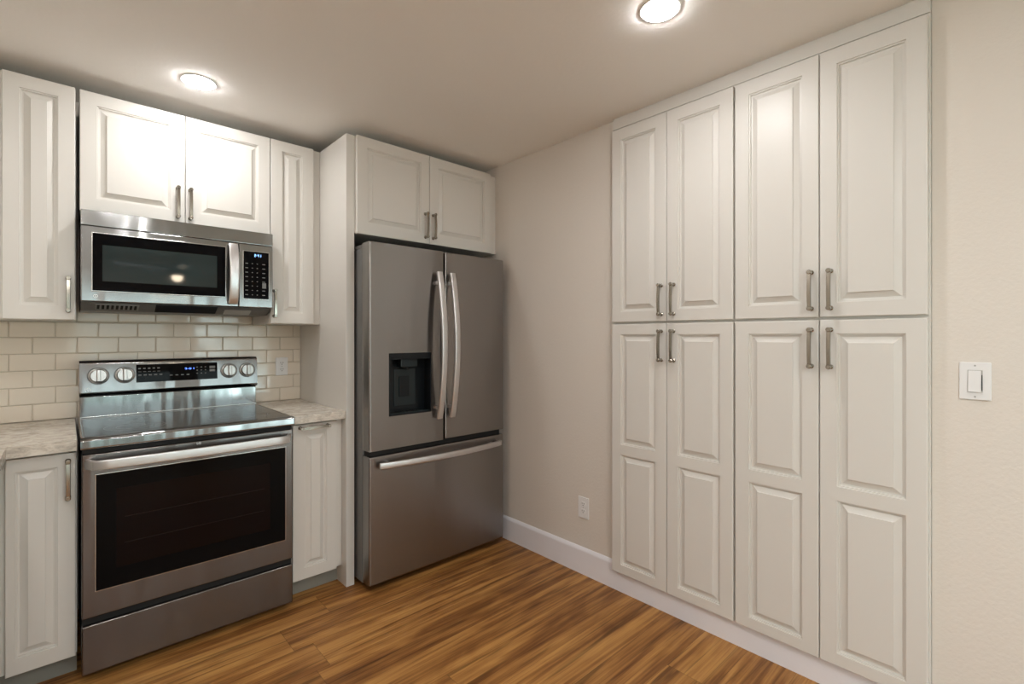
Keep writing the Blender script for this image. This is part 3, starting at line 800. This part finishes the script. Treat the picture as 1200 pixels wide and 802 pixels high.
MB().box(.895, .955, -.769, -.776, .975, 1.085, .003).build('paddle', 'disp', ds)
MB().box(ha + .008, hb - .008, yn, -.822, hc + .002, hc + .012, .002).build('drip_tray', 'disp2', ds)
# door handles bowed outward
def bow(name, p0, p1, out, side, wdt, thk, parent, post):
    p0, p1, out = Vector(p0), Vector(p1), Vector(out); pts = []
    for i in range(29):
        a = i / 28; pts.append(p0.lerp(p1, a) + out * (math.sin(math.pi * a) ** .85))
    sec = []
    for i in range(16):
        an = 2 * math.pi * i / 16; ca, sa = math.cos(an), math.sin(an)
        sec.append((wdt * math.copysign(abs(ca) ** .45, ca), thk * math.copysign(abs(sa) ** .6, sa)))
    mb = MB().sweep(pts, side, sec)
    for k in (2, 26):
        c = pts[k]; mb.box(c.x - post, c.x + post, YR + .001, c.y, c.z - post, c.z + post, .002)
    return mb.build(name, 'handle_st', parent)
bow('handle', (1.1000, YR - .026, .846), (1.1000, YR - .026, 1.655), (0, -.050, 0), (1, 0, 0), .0180, .0085, ld, .009)
bow('handle', (1.1860, YR - .026, .846), (1.1860, YR - .026, 1.655), (0, -.050, 0), (1, 0, 0), .0180, .0085, rd, .009)
bow('handle', (.742, YR - .026, .645), (1.548, YR - .026, .645), (0, -.040, 0), (0, 0, 1), .0165, .0085, fz, .009)

# ------------------------------------------------------------------ ceiling lights
def downlight(label, x, y, lens='lamp'):
    t = thing('ceiling_light', label, 'ceiling light', (x, y, ZC), 'round recessed ceiling lights')
    MB().lathe((x, y, ZC), (0, 0, -1), [(.0700, .0002), (.0700, .0015), (.068, .0030), (.063, .0035), (.060, .0030), (.060, .0002)], 48).build('trim_ring', 'white', t)
    MB().lathe((x, y, ZC), (0, 0, -1), [(.0595, .0012), (.058, .0060), (.050, .0090), (.030, .0105), (.0001, .0110)], 48).build('lens', lens, t)
downlight('round lit ceiling light above the range and microwave', .009, -.607)
downlight('round lit ceiling light near the top edge in front of the pantry', 1.068, -2.222)
downlight('round lit ceiling light outside the picture, above the viewer', -.15, -2.60)
downlight('round ceiling fill light added outside the picture, in the room behind the viewer', .12, -3.95, 'fill_lamp')  # this and the next three are added to flatten the kitchen's lighting
downlight('round ceiling fill light added outside the picture, near the added left window', -.45, -4.35, 'fill_lamp')
downlight('round ceiling fill light added outside the picture, before the rear windows', -.80, -5.60, 'fill_lamp')
downlight('round ceiling fill light added outside the picture, in the far side of the back room', 2.50, -5.20, 'fill_lamp')
downlight('round lit ceiling light outside the picture, in the corner above the left counter', -.80, -1.60)

# ------------------------------------------------------------------ ceiling fan behind the viewer (seen reflected in the microwave glass)
fx, fy, fz_ = .54, -4.55, 2.00
t = thing('ceiling_fan', 'ceiling fan with a glowing globe, hanging behind the viewer and mirrored in the microwave glass', 'fan', (fx, fy, ZC))
MB().lathe((fx, fy, ZC), (0, 0, -1), [(.0001, 0), (.06, 0), (.055, .03), (.03, .045), (.0001, .045)]).build('canopy', 'bronze', t)
MB().cyl((fx, fy, ZC - .04), (fx, fy, fz_ + .13), .012).build('downrod', 'bronze', t)
MB().lathe((fx, fy, fz_ + .14), (0, 0, -1), [(.0001, 0), (.05, 0), (.095, .03), (.10, .09), (.06, .13), (.0001, .13)]).build('motor', 'bronze', t)
for k in range(5):
    an = 2 * math.pi * k / 5 + .25
    mb = MB(); mb.box(.09, .62, -.06, .06, fz_ + .075, fz_ + .083, .003)
    bmesh.ops.rotate(mb.bm, verts=mb.bm.verts, cent=(0, 0, fz_ + .08), matrix=Matrix.Rotation(.2, 3, 'X'))
    bmesh.ops.rotate(mb.bm, verts=mb.bm.verts, cent=(0, 0, 0), matrix=Matrix.Rotation(an, 3, 'Z'))
    bmesh.ops.translate(mb.bm, verts=mb.bm.verts, vec=(fx, fy, 0)); mb.build('blade', 'fan', t)
MB().lathe((fx, fy, fz_ + .01), (0, 0, -1), [(.050, 0), (.055, .018), (.048, .042), (.030, .062), (.0001, .070)]).build('globe', 'globe', t)
